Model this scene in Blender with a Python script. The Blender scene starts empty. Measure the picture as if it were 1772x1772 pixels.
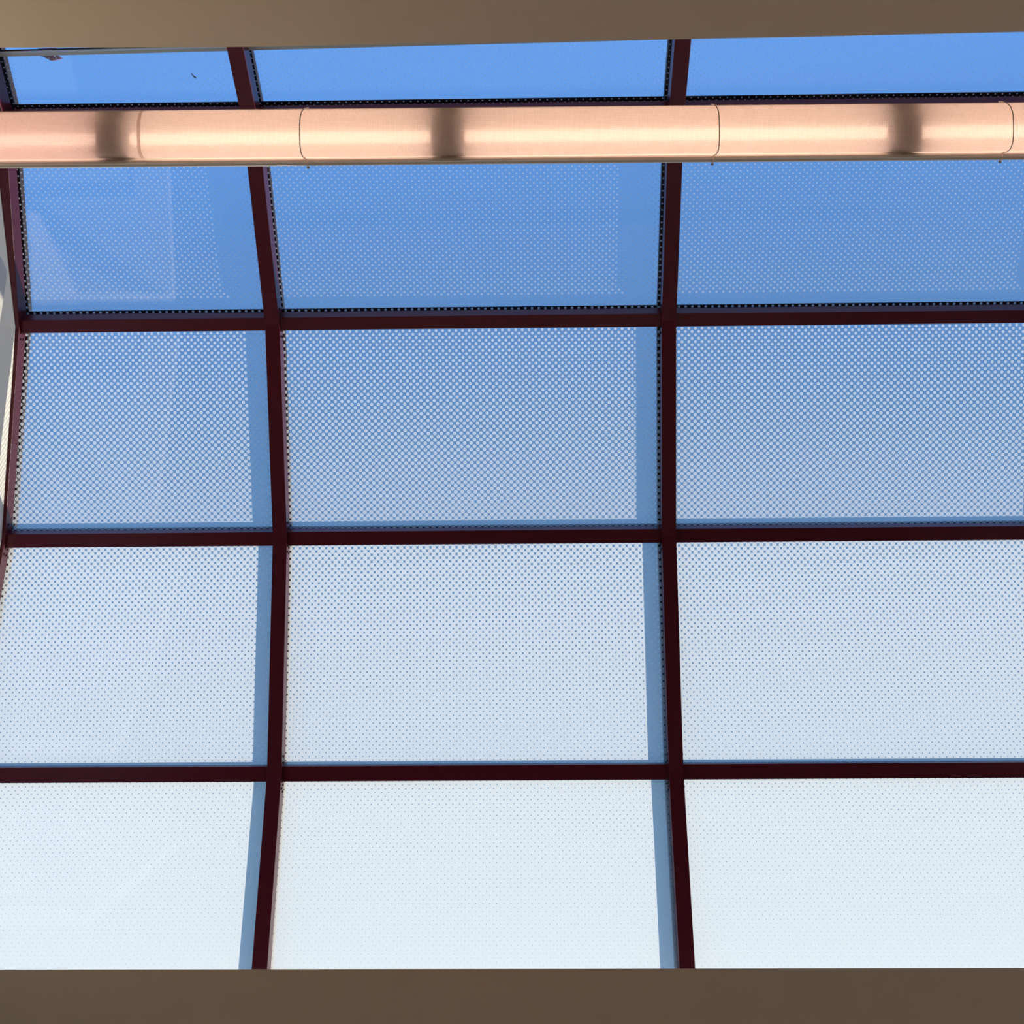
import bpy, bmesh, math
from mathutils import Vector, Matrix
PI = math.pi
C = bpy.context.scene.collection
EYE = 1.6                                   # camera height above the floor

# ------------------------------------------------------------------ camera
F, PY = 2428.5, 247.1                       # focal length in px, row of the optical axis
YAW, ROLL = 0.01521, -0.01214
Ya = Matrix(((math.cos(YAW), 0, math.sin(YAW)), (0, 1, 0), (-math.sin(YAW), 0, math.cos(YAW))))
Ra = Matrix(((math.cos(ROLL), -math.sin(ROLL), 0), (math.sin(ROLL), math.cos(ROLL), 0), (0, 0, 1)))
M = Ra @ Ya                                 # world -> (right, down, forward)
cam_d = bpy.data.cameras.new('camera'); cam = bpy.data.objects.new('camera', cam_d); C.objects.link(cam)
rot = Matrix((M[0], -M[1], -M[2])).transposed()
cam.matrix_world = Matrix.Translation((0, 0, EYE)) @ rot.to_4x4()
cam_d.sensor_fit = 'HORIZONTAL'; cam_d.sensor_width = 36
cam_d.lens = 36 * F / 1772
cam_d.shift_x = 0; cam_d.shift_y = -(886 - PY) / 1772
cam_d.clip_start = .05; cam_d.clip_end = 200
bpy.context.scene.camera = cam

# ------------------------------------------------------------------ sky, sun, exposure
PHI_S = math.radians(45); SIDE = math.radians(46)
SUN = Vector((math.sin(SIDE), math.cos(SIDE) * math.sin(PHI_S), math.cos(SIDE) * math.cos(PHI_S)))
world = bpy.data.worlds.new('sky'); bpy.context.scene.world = world; world.use_nodes = True
nt = world.node_tree; nt.nodes.clear()
g = nt.nodes.new('ShaderNodeTexCoord')
dn = nt.nodes.new('ShaderNodeVectorMath'); dn.operation = 'DOT_PRODUCT'; dn.inputs[1].default_value = (.06, 1, 0)
nt.links.new(g.outputs['Generated'], dn.inputs[0])
cr = nt.nodes.new('ShaderNodeValToRGB')
mr = nt.nodes.new('ShaderNodeMapRange'); mr.inputs[1].default_value = -1; mr.inputs[2].default_value = 1.0
nt.links.new(dn.outputs['Value'], mr.inputs[0]); nt.links.new(mr.outputs[0], cr.inputs[0])
el = cr.color_ramp.elements
el[0].position = 0.0; el[0].color = (.30, .48, .85, 1)
el[1].position = 1.0; el[1].color = (.45, .60, .75, 1)
for p, c in ((.30, (.16, .40, .92, 1)), (.475, (.143, .375, .93, 1)), (.53, (.130, .31, .72, 1)), (.60, (.118, .275, .56, 1)), (.67, (.145, .28, .48, 1)), (.73, (.18, .34, .53, 1))):
    e = cr.color_ramp.elements.new(p); e.color = c
bg = nt.nodes.new('ShaderNodeBackground'); bg.inputs[1].default_value = 1.0
wo = nt.nodes.new('ShaderNodeOutputWorld')
nt.links.new(cr.outputs[0], bg.inputs[0]); nt.links.new(bg.outputs[0], wo.inputs[0])

sd = bpy.data.lights.new('sun', 'SUN'); sun = bpy.data.objects.new('sun', sd); C.objects.link(sun)
sd.energy = 7.2; sd.color = (1, .91, .76); sd.angle = math.radians(.6)
sun.rotation_euler = SUN.to_track_quat('Z', 'Y').to_euler(); sun.location = (4, 4, 9)
wd = bpy.data.lights.new('fill_light', 'AREA'); wl = bpy.data.objects.new('fill_light', wd); C.objects.link(wl)  # added fill light out of view, lifts the bounce on the beam undersides
wd.shape = 'RECTANGLE'; wd.size = 5.0; wd.size_y = 2.2; wd.energy = 45; wd.color = (1, .90, .76)
wl.location = (0, 5.3, 1.9); wl.rotation_euler = (math.radians(-70), 0, 0)
vs = bpy.context.scene.view_settings
vs.view_transform = 'Standard'; vs.look = 'None'; vs.gamma = 1; vs.exposure = 0
vs.use_curve_mapping = False

# ------------------------------------------------------------------ materials
def nodes(name):
    m = bpy.data.materials.new(name); m.use_nodes = True
    return m, m.node_tree, m.node_tree.nodes['Principled BSDF']
def plain(name, col, rough=.5, metal=0, var=.08, scale=12, bump=0, spec=.5, detail=4):
    m, t, b = nodes(name)
    tc = t.nodes.new('ShaderNodeTexCoord')
    nz = t.nodes.new('ShaderNodeTexNoise'); nz.inputs['Scale'].default_value = scale; nz.inputs['Detail'].default_value = detail
    t.links.new(tc.outputs['Object'], nz.inputs['Vector'])
    mx = t.nodes.new('ShaderNodeMix'); mx.data_type = 'RGBA'
    mx.inputs[6].default_value = (*[c * (1 - var) for c in col], 1); mx.inputs[7].default_value = (*[min(1, c * (1 + var)) for c in col], 1)
    t.links.new(nz.outputs['Fac'], mx.inputs[0]); t.links.new(mx.outputs[2], b.inputs['Base Color'])
    b.inputs['Roughness'].default_value = rough; b.inputs['Metallic'].default_value = metal
    b.inputs['Specular IOR Level'].default_value = spec
    if bump:
        n2 = t.nodes.new('ShaderNodeTexNoise'); n2.inputs['Scale'].default_value = scale * 8; n2.inputs['Detail'].default_value = 3
        t.links.new(tc.outputs['Object'], n2.inputs['Vector'])
        bp = t.nodes.new('ShaderNodeBump'); bp.inputs['Strength'].default_value = bump; bp.inputs['Distance'].default_value = .004
        t.links.new(n2.outputs['Fac'], bp.inputs['Height']); t.links.new(bp.outputs[0], b.inputs['Normal'])
    return m
MAROON = plain('maroon_paint', (.095, .009, .016), .30, var=.06, spec=.16)
BLACK = plain('black_rubber', (.008, .008, .010), .6, spec=.2)
CAP = plain('dark_cap_metal', (.02, .012, .014), .5, spec=.2)
SCREW = plain('dark_screw_steel', (.02, .01, .012), .5, spec=.2)
PLASTER = plain('beige_plaster', (.86, .73, .58), .85, var=.03, scale=5, bump=.15, spec=.2)
GABLE = plain('warm_white_plaster', (.80, .74, .66), .85, var=.03, scale=5, spec=.2)
FLOOR = plain('pale_stone_floor', (.62, .52, .41), .9, var=.15, scale=30)
ALU = plain('grey_aluminium', (.36, .36, .34), .5, metal=.2, var=.06)
RED = plain('red_paint', (.20, .008, .018), .35, var=.05)
ENAMEL = plain('white_enamel', (.80, .74, .68), .4, var=.02)
SOCKET = plain('grey_lampholder', (.30, .26, .25), .5, var=.05)
WIRE = plain('cream_clip', (.85, .72, .66), .35, var=.03)
TWIG = plain('dark_twig', (.02, .02, .03), .8)

def glass_mat(name, frit):
    m = bpy.data.materials.new(name); m.use_nodes = True; t = m.node_tree; t.nodes.clear()
    N = t.nodes.new; L = t.links.new
    tr = N('ShaderNodeBsdfTransparent'); tr.inputs[0].default_value = (.975, .985, .985, 1)
    gl = N('ShaderNodeBsdfGlossy'); gl.inputs['Roughness'].default_value = .01; gl.inputs[0].default_value = (1, 1, 1, 1)
    lw = N('ShaderNodeFresnel'); lw.inputs[0].default_value = 1.45
    geo = N('ShaderNodeNewGeometry')
    # thin-sheet Fresnel: the same on the way in and out
    ior = N('ShaderNodeMix'); ior.data_type = 'FLOAT'; ior.inputs[2].default_value = 1.45; ior.inputs[3].default_value = 1 / 1.45
    L(geo.outputs['Backfacing'], ior.inputs[0]); L(ior.outputs[0], lw.inputs[0])
    fm = N('ShaderNodeMath'); fm.operation = 'MULTIPLY'; fm.inputs[1].default_value = .55
    L(lw.outputs[0], fm.inputs[0])
    mx = N('ShaderNodeMixShader'); L(fm.outputs[0], mx.inputs[0]); L(tr.outputs[0], mx.inputs[1]); L(gl.outputs[0], mx.inputs[2])
    out = N('ShaderNodeOutputMaterial')
    if not frit:
        L(mx.outputs[0], out.inputs[0]); return m
    P = .0255
    def math_(op, a, b=None):
        n = N('ShaderNodeMath'); n.operation = op
        for k, v in enumerate((a, b)):
            if v is None: continue
            if isinstance(v, (int, float)): n.inputs[k].default_value = v
            else: L(v, n.inputs[k])
        return n.outputs[0]
    uv = N('ShaderNodeUVMap'); uv.uv_map = 'metres'; s = N('ShaderNodeSeparateXYZ'); L(uv.outputs[0], s.inputs[0])
    u2 = N('ShaderNodeUVMap'); u2.uv_map = 'dotsize'; s2 = N('ShaderNodeSeparateXYZ'); L(u2.outputs[0], s2.inputs[0])
    a = math_('PINGPONG', s.outputs[0], P / 2); b = math_('PINGPONG', s.outputs[1], P / 2)
    d1 = math_('SQRT', math_('ADD', math_('MULTIPLY', a, a), math_('MULTIPLY', b, b)))
    a2 = math_('SUBTRACT', P / 2, a); b2 = math_('SUBTRACT', P / 2, b)
    d2 = math_('SQRT', math_('ADD', math_('MULTIPLY', a2, a2), math_('MULTIPLY', b2, b2)))
    d = math_('MINIMUM', d1, d2)
    rr = math_('SUBTRACT', s2.outputs[0], d)
    mp = N('ShaderNodeMapRange'); mp.inputs[1].default_value = -.0005; mp.inputs[2].default_value = .0005; L(rr, mp.inputs[0])
    tl = N('ShaderNodeBsdfTranslucent'); tl.inputs[0].default_value = (.925, .92, .905, 1)
    df = N('ShaderNodeBsdfDiffuse'); df.inputs[0].default_value = (.76, .81, .84, 1)
    td = N('ShaderNodeMixShader'); td.inputs[0].default_value = .22; L(tl.outputs[0], td.inputs[1]); L(df.outputs[0], td.inputs[2])
    tt = N('ShaderNodeMixShader'); tt.inputs[0].default_value = .42; L(td.outputs[0], tt.inputs[1]); L(tr.outputs[0], tt.inputs[2])
    fin = N('ShaderNodeMixShader'); L(mp.outputs[0], fin.inputs[0]); L(mx.outputs[0], fin.inputs[1]); L(tt.outputs[0], fin.inputs[2])
    L(fin.outputs[0], out.inputs[0]); return m
GLASS = glass_mat('clear_glass', False)
FRIT = glass_mat('dotted_glass', True)

# ------------------------------------------------------------------ helpers
def W(p):                                    # camera-relative metres -> world
    return Vector((p[0], p[1], p[2] + EYE))
def link(name, bm, mats, parent=None, smooth=False, kind=None):
    bmesh.ops.recalc_face_normals(bm, faces=bm.faces)
    me = bpy.data.meshes.new(name); bm.to_mesh(me); bm.free()
    for m in (mats if isinstance(mats, (list, tuple)) else [mats]): me.materials.append(m)
    if smooth:
        for p in me.polygons: p.use_smooth = True
    o = bpy.data.objects.new(name, me); C.objects.link(o)
    if parent is not None:
        o.parent = parent; o.matrix_parent_inverse = parent.matrix_basis.inverted()
    if kind: o['kind'] = kind
    return o
def empty(name, loc, label, cat, group=None):
    o = bpy.data.objects.new(name, None); C.objects.link(o); o.location = loc; o.empty_display_size = .05
    o['label'] = label; o['category'] = cat
    if group: o['group'] = group
    return o
def hexa(bm, pts, mat=0):
    """eight world points: four of one end ring, four of the other"""
    v = [bm.verts.new(p) for p in pts]
    fs = [bm.faces.new([v[i] for i in q]) for q in ((0, 1, 2, 3), (7, 6, 5, 4), (0, 4, 5, 1), (1, 5, 6, 2), (2, 6, 7, 3), (3, 7, 4, 0))]
    for f in fs: f.material_index = mat
    return fs
def box(bm, x0, x1, y0, y1, z0, z1):
    return hexa(bm, [W(p) for p in ((x0, y0, z0), (x0, y1, z0), (x0, y1, z1), (x0, y0, z1), (x1, y0, z0), (x1, y1, z0), (x1, y1, z1), (x1, y0, z1))])
def cyl(bm, a, b, r, n=16, caps=True):
    a, b = Vector(a), Vector(b); d = (b - a).normalized()
    u = d.orthogonal().normalized(); v = d.cross(u)
    A = [bm.verts.new(a + r * (math.cos(2 * PI * k / n) * u + math.sin(2 * PI * k / n) * v)) for k in range(n)]
    B = [bm.verts.new(b + r * (math.cos(2 * PI * k / n) * u + math.sin(2 * PI * k / n) * v)) for k in range(n)]
    for k in range(n): bm.faces.new((A[k], A[(k + 1) % n], B[(k + 1) % n], B[k]))
    if caps: bm.faces.new(A[::-1]); bm.faces.new(B)
MT = M.transposed()
def ray(x, y): return MT @ Vector(((x - 886) / F, (y - PY) / F, 1))
def at(x, y, z): r = ray(x, y); return r * (z / r.z)

# ------------------------------------------------------------------ the vault
YC, R, ZC, PH0, DPH = 1.41212, 2.60416, 2.79943, 0.03992, 0.32578
BAY = 1.5; RX = {2: -.99705, 3: -.99705 + BAY, 4: -.99705 + 2 * BAY}
HW, H = .0275, .075                           # rib half width, depth from inner face to glass
PHI = [PH0 + DPH * (k - 3) for k in range(7)]
CD = math.cos(DPH / 2)
def node(i, h):                               # corner i of the polygon offset outwards by h
    r = R + h / CD
    return Vector((0, YC + r * math.sin(PHI[i]), ZC + r * math.cos(PHI[i])))
def facet(i, t, h, x):                        # point on facet i (between corners i, i+1)
    p = node(i, h).lerp(node(i + 1, h), t); p.x = x; return p
def hit_facet(px, py, i, h=0):
    r = ray(px, py); a = (PHI[i] + PHI[i + 1]) / 2; n = Vector((0, math.sin(a), math.cos(a)))
    q = r * (n.dot(node(i, h)) / n.dot(r)); a0, a1 = node(i, h), node(i + 1, h)
    return q, (q.y - a0.y) / (a1.y - a0.y)
_qa, _ta = hit_facet(0, 94, 0, H); _qb, _tb = hit_facet(1772, 48, 0, H)
def top_t(x): return _ta + (_tb - _ta) * (x - _qa.x) / (_qb.x - _qa.x)   # where the glazing stops at the sill rail
_qr, _tr = hit_facet(300, 76, 0)
def rib_t(x): return min(top_t(x), _tr)       # the ribs run on past the glass
_qc, _tc = hit_facet(886, 1676.5, 4)
END_T = _tc + .03
def path(x, h):                               # rib polyline: list of points from the sill to the far curb
    t0 = rib_t(x(0) if callable(x) else x)
    fx = x if callable(x) else (lambda y: x)
    pts = [facet(0, t0, h, 0)] + [node(k, h) for k in (1, 2, 3, 4)] + [facet(4, END_T, h, 0)]
    for p in pts: p.x = fx(p.y)
    return pts
def sweep(bm, xl, xr, h0, h1):
    """closed bar following the vault between x=xl and x=xr, from offset h0 to h1"""
    ra, rb, rc, rd = path(xl, h0), path(xr, h0), path(xr, h1), path(xl, h1)
    vs = [[bm.verts.new(W(q)) for q in ring] for ring in zip(ra, rb, rc, rd)]
    for s, e in zip(vs, vs[1:]):
        for k in range(4): bm.faces.new((s[k], s[(k + 1) % 4], e[(k + 1) % 4], e[k]))
    bm.faces.new(vs[0][::-1]); bm.faces.new(vs[-1])
X1 = lambda y: -1.884 - .125 * (y - .07)      # right side of the skewed end rib
def xs(r, side, grow=0):                      # edge function of rib r, side -1 / +1
    if r == 1: return (lambda y: X1(y) + grow) if side > 0 else (lambda y: X1(y) - 2 * HW - grow)
    return lambda y: RX[r] + side * (HW + grow)

def screws(root, r, side):
    for i in (1, 2, 3, 4):
        for sgn in (-1, 1):
            for a in (.032, .055):
                for hh in ((.022, .050) if sgn > 0 else (.030,)):
                    f = i if sgn > 0 else i - 1
                    L_ = (node(f + 1, 0) - node(f, 0)).length
                    tt = (a + .012 * (hh > .03)) / L_ if sgn > 0 else 1 - (a + .0) / L_
                    p = facet(f, tt, hh, 0); p.x = xs(r, side)(p.y)
                    if p.y > _qc.y: continue
                    bm = bmesh.new(); cyl(bm, W(p - Vector((side * .001, 0, 0))), W(p + Vector((side * .003, 0, 0))), .0044, 8)
                    link('screw', bm, SCREW, root)

rib_lab = {1: 'skewed end rib of the glass vault, sunlit dark red side, against the left wall',
           2: 'dark maroon arched rib between the narrow left bay and the middle bay',
           3: 'dark maroon arched rib right of the middle bay of glass',
           4: 'dark maroon arched rib at the far right end beside the right wall'}
for r in (1, 2, 3, 4):
    p0 = facet(4, END_T, 0, 0); p0.x = xs(r, -1)(p0.y) + HW
    root = empty('arched_rib', W(p0), rib_lab[r], 'rib', 'arched ribs of the skylight')
    bm = bmesh.new(); sweep(bm, xs(r, -1), xs(r, 1), 0, H)
    body = link('rib_body', bm, MAROON, root)
    bv = body.modifiers.new('soft_edges', 'BEVEL'); bv.width = .0015; bv.segments = 2; bv.limit_method = 'ANGLE'
    bm = bmesh.new(); sweep(bm, xs(r, -1, .008), xs(r, 1, .001), H + .020, H + .024); link('gasket', bm, BLACK, root)
    bm = bmesh.new(); sweep(bm, xs(r, -1, .008), xs(r, 1, .000), H + .024, H + .056); link('outer_cap', bm, CAP, root)
    if r in (1, 2, 3): screws(root, r, 1)
    if r in (2, 3): screws(root, r, -1)

PW = .0265                                    # purlin half width
def purlin_box(bm, i, xa, xb, w, r0, r1):
    n = Vector((0, math.sin(PHI[i]), math.cos(PHI[i]))); t = Vector((0, math.cos(PHI[i]), -math.sin(PHI[i])))
    c = Vector((0, YC, ZC)); pts = []
    for fx in (xa, xb):
        for (tt, rr) in ((-w, r0), (w, r0), (w, r1), (-w, r1)):
            q = c + n * rr + t * (tt + .006); q.x = fx(q.y); pts.append(W(q))
    hexa(bm, pts)
bays = {1: (1, 2, 'left bay'), 2: (2, 3, 'middle bay'), 3: (3, 4, 'right bay')}
prow = {1: 'mostly hidden above the light fixture', 2: 'first below the light fixture', 3: 'second below the light fixture', 4: 'the lowest cross bar'}
for i in (1, 2, 3, 4):
    for b, (ra, rb, bl) in bays.items():
        xa, xb = xs(ra, 1), xs(rb, -1)
        q = node(i, 0)
        root = empty('purlin', W((xa(q.y), q.y, q.z)), 'maroon cross bar in the %s, %s' % (bl, prow[i]), 'cross bar', 'cross bars between the ribs')
        bm = bmesh.new(); purlin_box(bm, i, xa, xb, PW, R + .018, R + H - .001)
        body = link('bar_body', bm, MAROON, root)
        bv = body.modifiers.new('soft_edges', 'BEVEL'); bv.width = .0015; bv.segments = 2; bv.limit_method = 'ANGLE'
        bm = bmesh.new(); purlin_box(bm, i, xs(ra, 1, .001), xs(rb, -1, .010), .0285, R + H + .0215, R + H + .0255)
        link('joint_seal', bm, BLACK, root)

# panes: radius of the printed dots along the vault, by pane position
RAD = [(.5, .0021), (1.0, .0028), (1.5, .0036), (2.0, .0052), (2.5, .0070), (3.0, .0086), (3.5, .0099), (4.0, .0109), (4.5, .0117), (5.0, .0124)]
def rad(t):
    if t <= RAD[0][0]: return max(.0016, RAD[0][1] - (RAD[0][0] - t) * .002)
    for (a, ra_), (b, rb_) in zip(RAD, RAD[1:]):
        if t <= b: return ra_ + (rb_ - ra_) * (t - a) / (b - a)
    return RAD[-1][1]
def pane_sheet(f, xa, xb, h0, h1, frit):
    bm = bmesh.new(); um = bm.loops.layers.uv.new('metres'); ud = bm.loops.layers.uv.new('dotsize')
    L_ = (node(f + 1, 0) - node(f, 0)).length; e = .006 / L_
    segs = 6 if frit else 1
    rings = []
    for k in range(segs + 1):
        ring = []
        for (fx, hh) in ((xa, h0), (xb, h0), (xb, h1), (xa, h1)):
            x_ = fx(1.0)
            ta = top_t(x_) + .004 if f == 0 else e
            tb = END_T if f == 4 else 1 - e
            t = ta + (tb - ta) * k / segs
            q = facet(f, t, hh, 0); q.x = fx(q.y); ring.append((bm.verts.new(W(q)), q.x, t))
        rings.append(ring)
    def face(quad, mat=0):
        fc = bm.faces.new([q[0] for q in quad]); fc.material_index = mat
        for lp, q in zip(fc.loops, quad):
            lp[um].uv = (q[1] + 5.1, (f + q[2]) * L_ + .004 * f); lp[ud].uv = (rad(f + q[2]), 0)
    for s, e_ in zip(rings, rings[1:]):
        for k in range(4):
            face((s[k], s[(k + 1) % 4], e_[(k + 1) % 4], e_[k]), 1 if (frit and k == 2) else 0)
    face(rings[0][::-1]); face(rings[-1])
    return bm
prows = {0: ('clear blue pane above the light fixture, %s', ''), 1: ('pane with small faint dots just below the light fixture, %s', ''),
         2: ('pane of separate round white dots on blue, %s', ''), 3: ('whitish pane of touching dots, %s', ''), 4: ('nearly solid white pane at the bottom, %s', '')}
for f in range(5):
    for b, (ra, rb, bl) in bays.items():
        xa, xb = xs(ra, 1, -.018), xs(rb, -1, -.018)
        q = facet(f, .5, H, 0)
        root = empty('glass_pane', W((xa(q.y), q.y, q.z)), prows[f][0] % bl, 'glass pane', 'dotted panes of the skylight')
        link('inner_sheet', pane_sheet(f, xa, xb, H, H + .006, True), [GLASS, FRIT], root)
        link('outer_sheet', pane_sheet(f, xa, xb, H + .014, H + .020, False), GLASS, root)

# ------------------------------------------------------------------ sill rail and bracket at the top
qa, _ = hit_facet(-60, 94 + 60 * .026, 0, H); qb, _ = hit_facet(1840, 48 - 68 * .026, 0, H)
def raised(q, up, out=0):
    a = (PHI[0] + PHI[1]) / 2
    return q + Vector((0, math.sin(a), math.cos(a))) * up + Vector((0, math.cos(a), -math.sin(a))) * out
root = empty('sill_rail', W(qa), 'slim grey metal rail along the top edge of the glass, tapering behind the top beam', 'rail')
def rail(bm, u0, u1, o0, o1):
    hexa(bm, [W(raised(q, u, o)) for q in (qa, qb) for (u, o) in ((u0, o0), (u0, o1), (u1, o1), (u1, o0))])
bm = bmesh.new(); rail(bm, -.003, .008, -.006, .009); link('lower_lip', bm, ALU, root)
bm = bmesh.new(); rail(bm, .008, .014, -.008, .004); link('upper_channel', bm, BLACK, root)
br = bmesh.new()
pz = 4.86
pl = [(66, 84), (96, 83), (97, 94), (105, 101), (88, 105), (74, 98), (69, 97)]
lo = [br.verts.new(W(at(x, y, pz))) for x, y in pl]; hi = [br.verts.new(W(at(x, y, pz + .004) + Vector((0, 0, .025)))) for x, y in pl]
br.faces.new(lo); br.faces.new(hi[::-1])
for k in range(len(pl)): br.faces.new((lo[k], lo[(k + 1) % len(pl)], hi[(k + 1) % len(pl)], hi[k]))
root = empty('bracket', W(at(85, 84, pz)), 'small dark red metal bracket behind the grey rail, upper left', 'bracket')
link('bracket_plate', br, RED, root)
bm = bmesh.new(); q = at(95, 97, pz); cyl(bm, W(q - Vector((0, 0, .004))), W(q + Vector((0, 0, .002))), .0035, 10); link('bolt', bm, ENAMEL, root)

# ------------------------------------------------------------------ room shell
XR = RX[4] + HW + .004                        # right gable wall
ZB = 4.25                                      # underside of the top beam
# top beam, its edge slightly uneven as in the plaster
edge = [(-700, 84), (0, 82.5), (200, 82.2), (420, 81.2), (640, 77), (900, 72.8), (1170, 68), (1460, 62), (1772, 55), (2600, 38)]
E_ = [at(x, y, ZB) for x, y in edge]
bm = bmesh.new(); rings = []
for q in E_:
    rings.append([bm.verts.new(W(p)) for p in (q, (q.x, q.y - .10, ZB + .20), (q.x, -.95, ZB + .20), (q.x, -.95, ZB))])
for s, e in zip(rings, rings[1:]):
    for k in range(4): bm.faces.new((s[k], s[(k + 1) % 4], e[(k + 1) % 4], e[k]))
bm.faces.new(rings[0][::-1]); bm.faces.new(rings[-1])
tb = link('ceiling_beam', bm, PLASTER)
tb['label'] = 'beige plaster beam along the top edge, above the light fixture'; tb['category'] = 'beam'
# bottom beam: underside level with the top beam, inner side leaning back to the glazing
zt = _qc.z; B0, B1 = at(0, 1678, ZB), at(1772, 1675.5, ZB)
bm = bmesh.new()
pts = []
for x in (-2.6, XR):
    y = B0.y + (B1.y - B0.y) * (x - B0.x) / (B1.x - B0.x)
    pts += [W(p) for p in ((x, y, ZB), (x, 3.4, ZB), (x, 3.4, zt - .35), (x, _qc.y + .045, zt - .045))]
hexa(bm, pts)
cb = link('ceiling_beam', bm, PLASTER)
cb['label'] = 'darker brown beam along the bottom edge below the white panes'; cb['category'] = 'beam'
# gable walls: left follows the skewed end rib, right is straight
def gable(name, face, back, mat, flip=1):
    """wall under the vault arch; face(y), back(y) give x of both sides"""
    top = [facet(0, -.2, -.0, 0)] + [facet(0, .3, 0, 0), facet(0, .6, 0, 0)] + [node(1, 0)] + [facet(1, .5, 0, 0), node(2, 0), facet(2, .5, 0, 0), node(3, 0), facet(3, .5, 0, 0), node(4, 0), facet(4, END_T * .5, 0, 0), facet(4, END_T, 0, 0)]
    bm = bmesh.new(); cols = []
    for q in top:
        cols.append([bm.verts.new(W((face(q.y), q.y, q.z - .001))), bm.verts.new(W((back(q.y), q.y, q.z - .001))), bm.verts.new(W((back(q.y), q.y, 3.2))), bm.verts.new(W((face(q.y), q.y, 3.2)))])
    for s, e in zip(cols, cols[1:]):
        for k in range(4): bm.faces.new((s[k], s[(k + 1) % 4], e[(k + 1) % 4], e[k]))
    bm.faces.new(cols[0][::-1]); bm.faces.new(cols[-1])
    return link(name, bm, mat, kind='structure')
bm = bmesh.new(); box(bm, -2.4, -1.90, -.9, 3.1, 3.2, 4.25); link('wall_left', bm, GABLE, kind='structure')
# arched header under the end rib: a short upright lip, then its soffit
def lip(y):
    tab = ((-9, .004), (.70, .004), (.76, .014), (.985, .057), (1.12, .074), (1.32, .078), (9, .078))
    for (a, u), (b, v) in zip(tab, tab[1:]):
        if y <= b: return u + (v - u) * (y - a) / (b - a)
pts = []
for f in range(5):
    t0, t1 = (top_t(-1.9) if f == 0 else 0), (END_T if f == 4 else 1)
    for k in range(6): pts.append(facet(f, t0 + (t1 - t0) * k / 6, 0, 0))
pts.append(facet(4, END_T, 0, 0))
bm = bmesh.new(); cols = []
for q in pts:
    xf = X1(q.y) - .012 - .028 * max(0, min(1, (.72 - q.y) / .72)); zz = q.z - .001; s_ = lip(q.y)
    cols.append([bm.verts.new(W(p)) for p in ((xf, q.y, zz), (xf, q.y, zz - s_), (xf - .22, q.y, zz - s_ - .004), (xf - .22, q.y, zz))])
for c0, c1 in zip(cols, cols[1:]):
    for k in range(4): bm.faces.new((c0[k], c0[(k + 1) % 4], c1[(k + 1) % 4], c1[k]))
bm.faces.new(cols[0][::-1]); bm.faces.new(cols[-1])
link('trim_1', bm, GABLE, kind='structure')
bm = bmesh.new(); tri = [(-14, 412), (0, 441), (9, 458), (12.3, 467), (12, 474), (8, 505), (-1, 562), (-14, 640)]  # added plate, cut to the outline of a sunlit patch at the left
xp = -1.655; fr = []; bk = []
for x, y in tri:
    r_ = ray(x, y); q = r_ * (xp / r_.x); fr.append(bm.verts.new(W(q))); bk.append(bm.verts.new(W(q - Vector((.27, 0, 0)))))
bm.faces.new(fr); bm.faces.new(bk[::-1])
for k in range(len(fr)): bm.faces.new((fr[k], fr[(k + 1) % len(fr)], bk[(k + 1) % len(fr)], bk[k]))
link('sun_patch_plate', bm, GABLE, kind='structure')
gable('wall_right', lambda y: XR, lambda y: XR + .3, GABLE)
# room below the shaft
bm = bmesh.new(); box(bm, -4.5, 4.5, -4.0, 5.5, -EYE - .1, -EYE); link('floor', bm, FLOOR, kind='structure')
for nm, a in (('wall_west', (-4.6, -4.5, -4.0, 5.5)), ('wall_east', (4.5, 4.6, -4.0, 5.5)), ('wall_north', (-4.6, 4.6, -4.1, -4.0)), ('wall_south', (-4.6, 4.6, 5.5, 5.6))):
    bm = bmesh.new(); box(bm, *a, -EYE, 3.3); link(nm, bm, PLASTER, kind='structure')
bm = bmesh.new()
box(bm, -4.5, -2.3, -4.0, 5.5, 3.2, 3.3); box(bm, XR, 4.5, -4.0, 5.5, 3.2, 3.3)
box(bm, -2.3, XR, -4.0, -.9, 3.2, 3.3); box(bm, -2.3, XR, 3.0, 5.5, 3.2, 3.3)
link('ceiling', bm, PLASTER, kind='structure')
bm = bmesh.new(); box(bm, -2.6, XR + .3, -1.0, -.95, 3.2, ZB + .2); link('wall_shaft', bm, PLASTER, kind='structure')
bm = bmesh.new(); box(bm, -2.6, XR + .3, 3.0, 3.1, 3.2, ZB); link('wall_shaft', bm, PLASTER, kind='structure')

# ------------------------------------------------------------------ fluorescent fixture
ZF = 3.70                                     # underside of the housing
A0, A1 = at(0, 238, ZF), at(1772, 222.5, ZF)
ax = (A1 - A0).normalized(); ay = Vector((-ax.y, ax.x, 0))
def FX(px, v, w):                             # px: photo column, v: across (metres, + is down in the photo), w: up
    t = (px - 0) / 1772; p = A0.lerp(A1, t); return W(p + ay * v + Vector((0, 0, w)))
PXM = 1772 / (A1 - A0).length                 # px per metre
fix = empty('light_fixture', FX(886, 0, .06), 'long fluorescent light with a ribbed pinkish plastic cover, crossing below the skylight', 'light fixture')
XA, XB = -340, 2180
def extr(bm, prof, xa, xb, closed=True, n=1):
    rings = [[bm.verts.new(FX(xa + (xb - xa) * k / n, v, w)) for v, w in prof] for k in range(n + 1)]
    m = len(prof)
    for s, e in zip(rings, rings[1:]):
        for k in range(m if closed else m - 1): bm.faces.new((s[k], s[(k + 1) % m], e[(k + 1) % m], e[k]))
    if closed: bm.faces.new(rings[0][::-1]); bm.faces.new(rings[-1])
VL, VR = -.066, .057                          # lens edges across the fixture
bm = bmesh.new()
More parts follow.
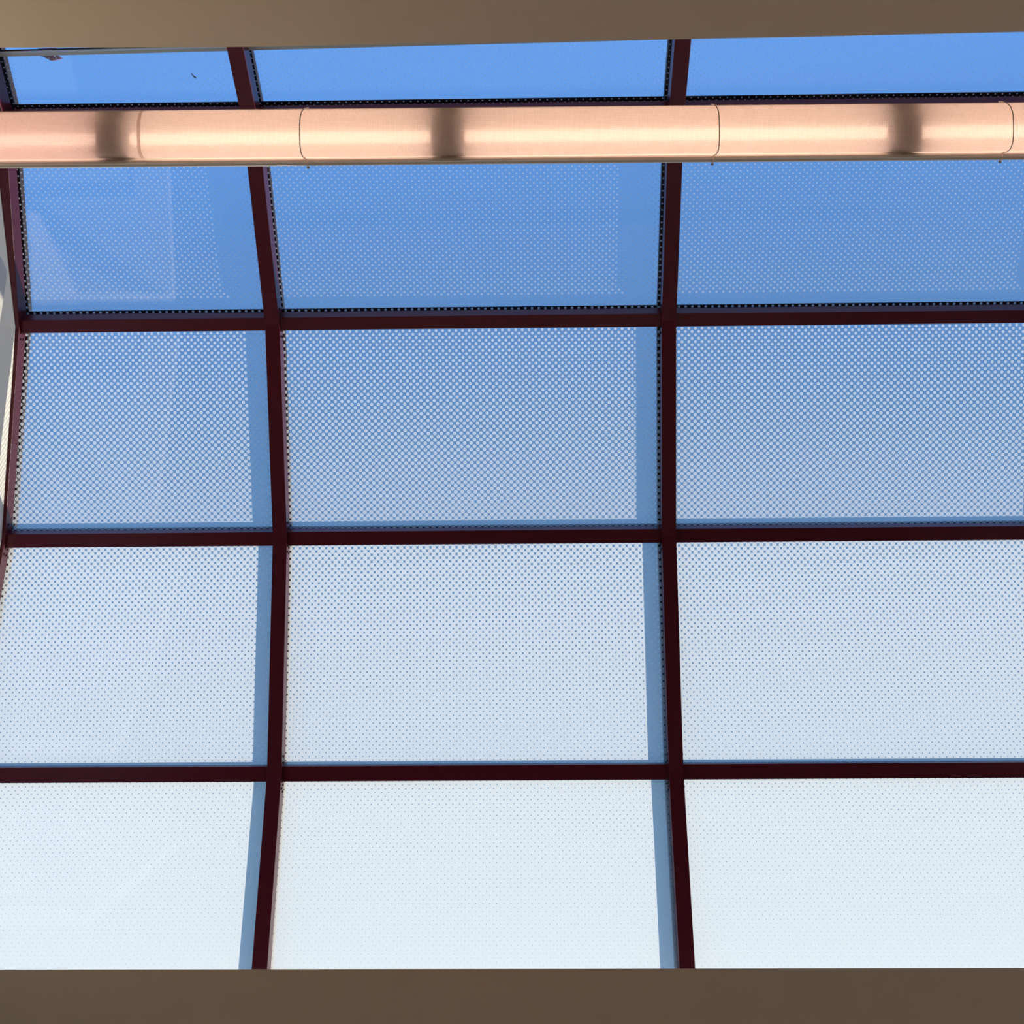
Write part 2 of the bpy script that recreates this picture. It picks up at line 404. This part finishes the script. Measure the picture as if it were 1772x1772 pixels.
extr(bm, [(-.069, .004), (-.064, .004), (-.062, .046), (.060, .046), (.062, .002), (.066, -.004), (.0725, -.004), (.0745, .002), (.080, .004), (.082, .010), (.078, .060), (-.069, .060)], XA, XB)
link('housing', bm, ENAMEL, fix)
def lens_mat():
    m, t, b = nodes('prismatic_plastic'); t.nodes.remove(b)
    N = t.nodes.new; L = t.links.new; out = t.nodes['Material Output']
    tc = N('ShaderNodeUVMap'); tc.uv_map = 'metres'
    s = N('ShaderNodeSeparateXYZ'); L(tc.outputs[0], s.inputs[0])
    def mm(op, a, b2=None):
        n = N('ShaderNodeMath'); n.operation = op
        for k, v in enumerate((a, b2)):
            if v is None: continue
            if isinstance(v, (int, float)): n.inputs[k].default_value = v
            else: L(v, n.inputs[k])
        return n.outputs[0]
    k = 2 * PI / .0068
    p = mm('SINE', mm('MULTIPLY', mm('ADD', s.outputs[0], s.outputs[1]), k)); q = mm('SINE', mm('MULTIPLY', mm('SUBTRACT', s.outputs[0], s.outputs[1]), k))
    h = mm('MULTIPLY', p, q)
    bp = N('ShaderNodeBump'); bp.inputs['Strength'].default_value = .6; bp.inputs['Distance'].default_value = .0012; L(h, bp.inputs['Height'])
    tl = N('ShaderNodeBsdfTranslucent'); tl.inputs[0].default_value = (.92, .80, .76, 1); L(bp.outputs[0], tl.inputs['Normal'])
    df = N('ShaderNodeBsdfDiffuse'); df.inputs[0].default_value = (.80, .72, .68, 1); L(bp.outputs[0], df.inputs['Normal'])
    mx = N('ShaderNodeMixShader'); mx.inputs[0].default_value = .35; L(tl.outputs[0], mx.inputs[1]); L(df.outputs[0], mx.inputs[2])
    rf = N('ShaderNodeBsdfRefraction'); rf.inputs['Roughness'].default_value = .85; rf.inputs['IOR'].default_value = 1.15; rf.inputs[0].default_value = (1, .93, .80, 1); L(bp.outputs[0], rf.inputs['Normal'])
    m2 = N('ShaderNodeMixShader'); m2.inputs[0].default_value = .15; L(mx.outputs[0], m2.inputs[1]); L(rf.outputs[0], m2.inputs[2])
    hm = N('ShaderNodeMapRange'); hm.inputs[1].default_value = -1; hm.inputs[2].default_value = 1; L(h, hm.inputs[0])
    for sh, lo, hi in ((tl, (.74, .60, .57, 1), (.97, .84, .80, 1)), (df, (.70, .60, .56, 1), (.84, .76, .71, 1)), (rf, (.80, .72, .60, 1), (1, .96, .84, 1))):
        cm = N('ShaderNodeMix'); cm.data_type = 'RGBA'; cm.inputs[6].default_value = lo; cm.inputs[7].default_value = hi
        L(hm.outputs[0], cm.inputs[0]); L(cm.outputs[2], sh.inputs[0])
    L(m2.outputs[0], out.inputs[0]); return m
LENS = lens_mat()
def lens(xa, xb, grow=0):
    bm = bmesh.new(); um = bm.loops.layers.uv.new('metres')
    n = 28; c = (VL + VR) / 2; a = (VR - VL) / 2 + grow; prof = []
    for k in range(n + 1):
        th = PI * k / n; cs, sn = math.cos(th), math.sin(th)
        prof.append((c - a * math.copysign(abs(cs) ** .75, cs), .004 - (.052 + grow) * sn ** .8))
    arc = [0.]
    for k in range(n): arc.append(arc[-1] + math.dist(prof[k], prof[k + 1]))
    inner = [(c + (v - c) * (1 - .002 / a), w + .002 * (1 if 0 < k < n else 0)) for k, (v, w) in enumerate(prof)]
    for pr_, sg in ((prof, 1), (inner, -1)):
        ra = [bm.verts.new(FX(xa, v, w)) for v, w in pr_]; rb = [bm.verts.new(FX(xb, v, w)) for v, w in pr_]
        if sg < 0: continue
        for k in range(n):
            fc = bm.faces.new((ra[k], ra[k + 1], rb[k + 1], rb[k]))
            for lp, (u, vv) in zip(fc.loops, ((xa / PXM, arc[k]), (xa / PXM, arc[k + 1]), (xb / PXM, arc[k + 1]), (xb / PXM, arc[k]))): lp[um].uv = (u + 5, vv)
    bmesh.ops.delete(bm, geom=[v for v in bm.verts if not v.link_faces], context='VERTS')
    o = link('cover', bm, LENS, fix, smooth=True)
    return o
lens(XA + 6, 254); lens(248, XB - 6, .0012)
for x in (XA, XB):
    bm = bmesh.new()
    extr(bm, [(-.068, .004), (-.060, -.040), (0, -.056), (.052, -.040), (.060, .004), (0, .044)], x - 4, x + 6)
    link('end_cap', bm, ENAMEL, fix)
m, t, b = nodes('lamp_tube'); b.inputs['Base Color'].default_value = (.9, .9, .9, 1)
b.inputs['Emission Color'].default_value = (1, .74, .60, 1); b.inputs['Emission Strength'].default_value = 3.8
TUBE = m
TUBE2 = m.copy(); TUBE2.name = 'older_lamp_tube'
b2 = TUBE2.node_tree.nodes['Principled BSDF']; b2.inputs['Emission Color'].default_value = (1, .68, .58, 1); b2.inputs['Emission Strength'].default_value = 3.1
gaps = [-600, 200, 780, 1565, 2345]; gw = 29
for a, c in zip(gaps, gaps[1:]):
    x0, x1 = max(a, XA + 8) + gw, min(c - gw, XB - 14)
    bm = bmesh.new(); cyl(bm, FX(x0, .008, -.002), FX(x1, .008, -.002), .0165, 20); link('lamp_tube', bm, TUBE2 if c == 200 else TUBE, fix, smooth=True)
for x in gaps[1:4]:
    bm = bmesh.new(); extr(bm, [(-.050, .045), (-.040, -.022), (.044, -.022), (.050, .045)], x - gw, x + gw)
    o = link('lamp_holder', bm, SOCKET, fix)
# wire clips round the cover
for px, bend in ((530, -6), (1243, 6), (1740, 8)):
    bm = bmesh.new(); n = 22; c = (VL + VR) / 2; a = (VR - VL) / 2 + .0055; pts = []
    for k in range(n + 1):
        th = PI * k / n; cs, sn = math.cos(th), math.sin(th)
        pts.append(FX(px - bend * (1 - sn) ** 1.6 * (1.5 if cs > 0 else .9) + bend * .2, c - a * math.copysign(abs(cs) ** .75, cs), .002 - .0585 * sn ** .8))
    pts.append(FX(px - bend * .9, .077, -.010)); pts.append(FX(px - bend * 1.1, .0855, .002))
    for u, v in zip(pts, pts[1:]): cyl(bm, u, v, .0017, 8)
    link('clip', bm, WIRE, fix, smooth=True)
    bm = bmesh.new(); bmesh.ops.create_icosphere(bm, subdivisions=2, radius=.0042, matrix=Matrix.Translation(FX(px - bend * 1.1, .0865, .004)))
    link('clip_end', bm, ALU, fix, smooth=True)

# ------------------------------------------------------------------ a bit of twig lying on the glass, top left bay
q, tq = hit_facet(327, 164, 0); a_ = (PHI[0] + PHI[1]) / 2; n_ = Vector((0, math.sin(a_), math.cos(a_)))
q2 = q * 1.0 + n_ * (H + .0225); t_ = Vector((0, math.cos(a_), -math.sin(a_)))
bm = bmesh.new()
k0 = q2 + Vector((-.006, 0, 0)) - t_ * .012; k1 = q2 + t_ * .001; k2 = q2 + Vector((.007, 0, 0)) + t_ * .010
cyl(bm, W(k0), W(k1), .0018, 8); cyl(bm, W(k1), W(k2), .0026, 8)
o = link('twig', bm, TWIG); o['label'] = 'tiny dark bit of twig lying on the clear pane, upper left'; o['category'] = 'twig'
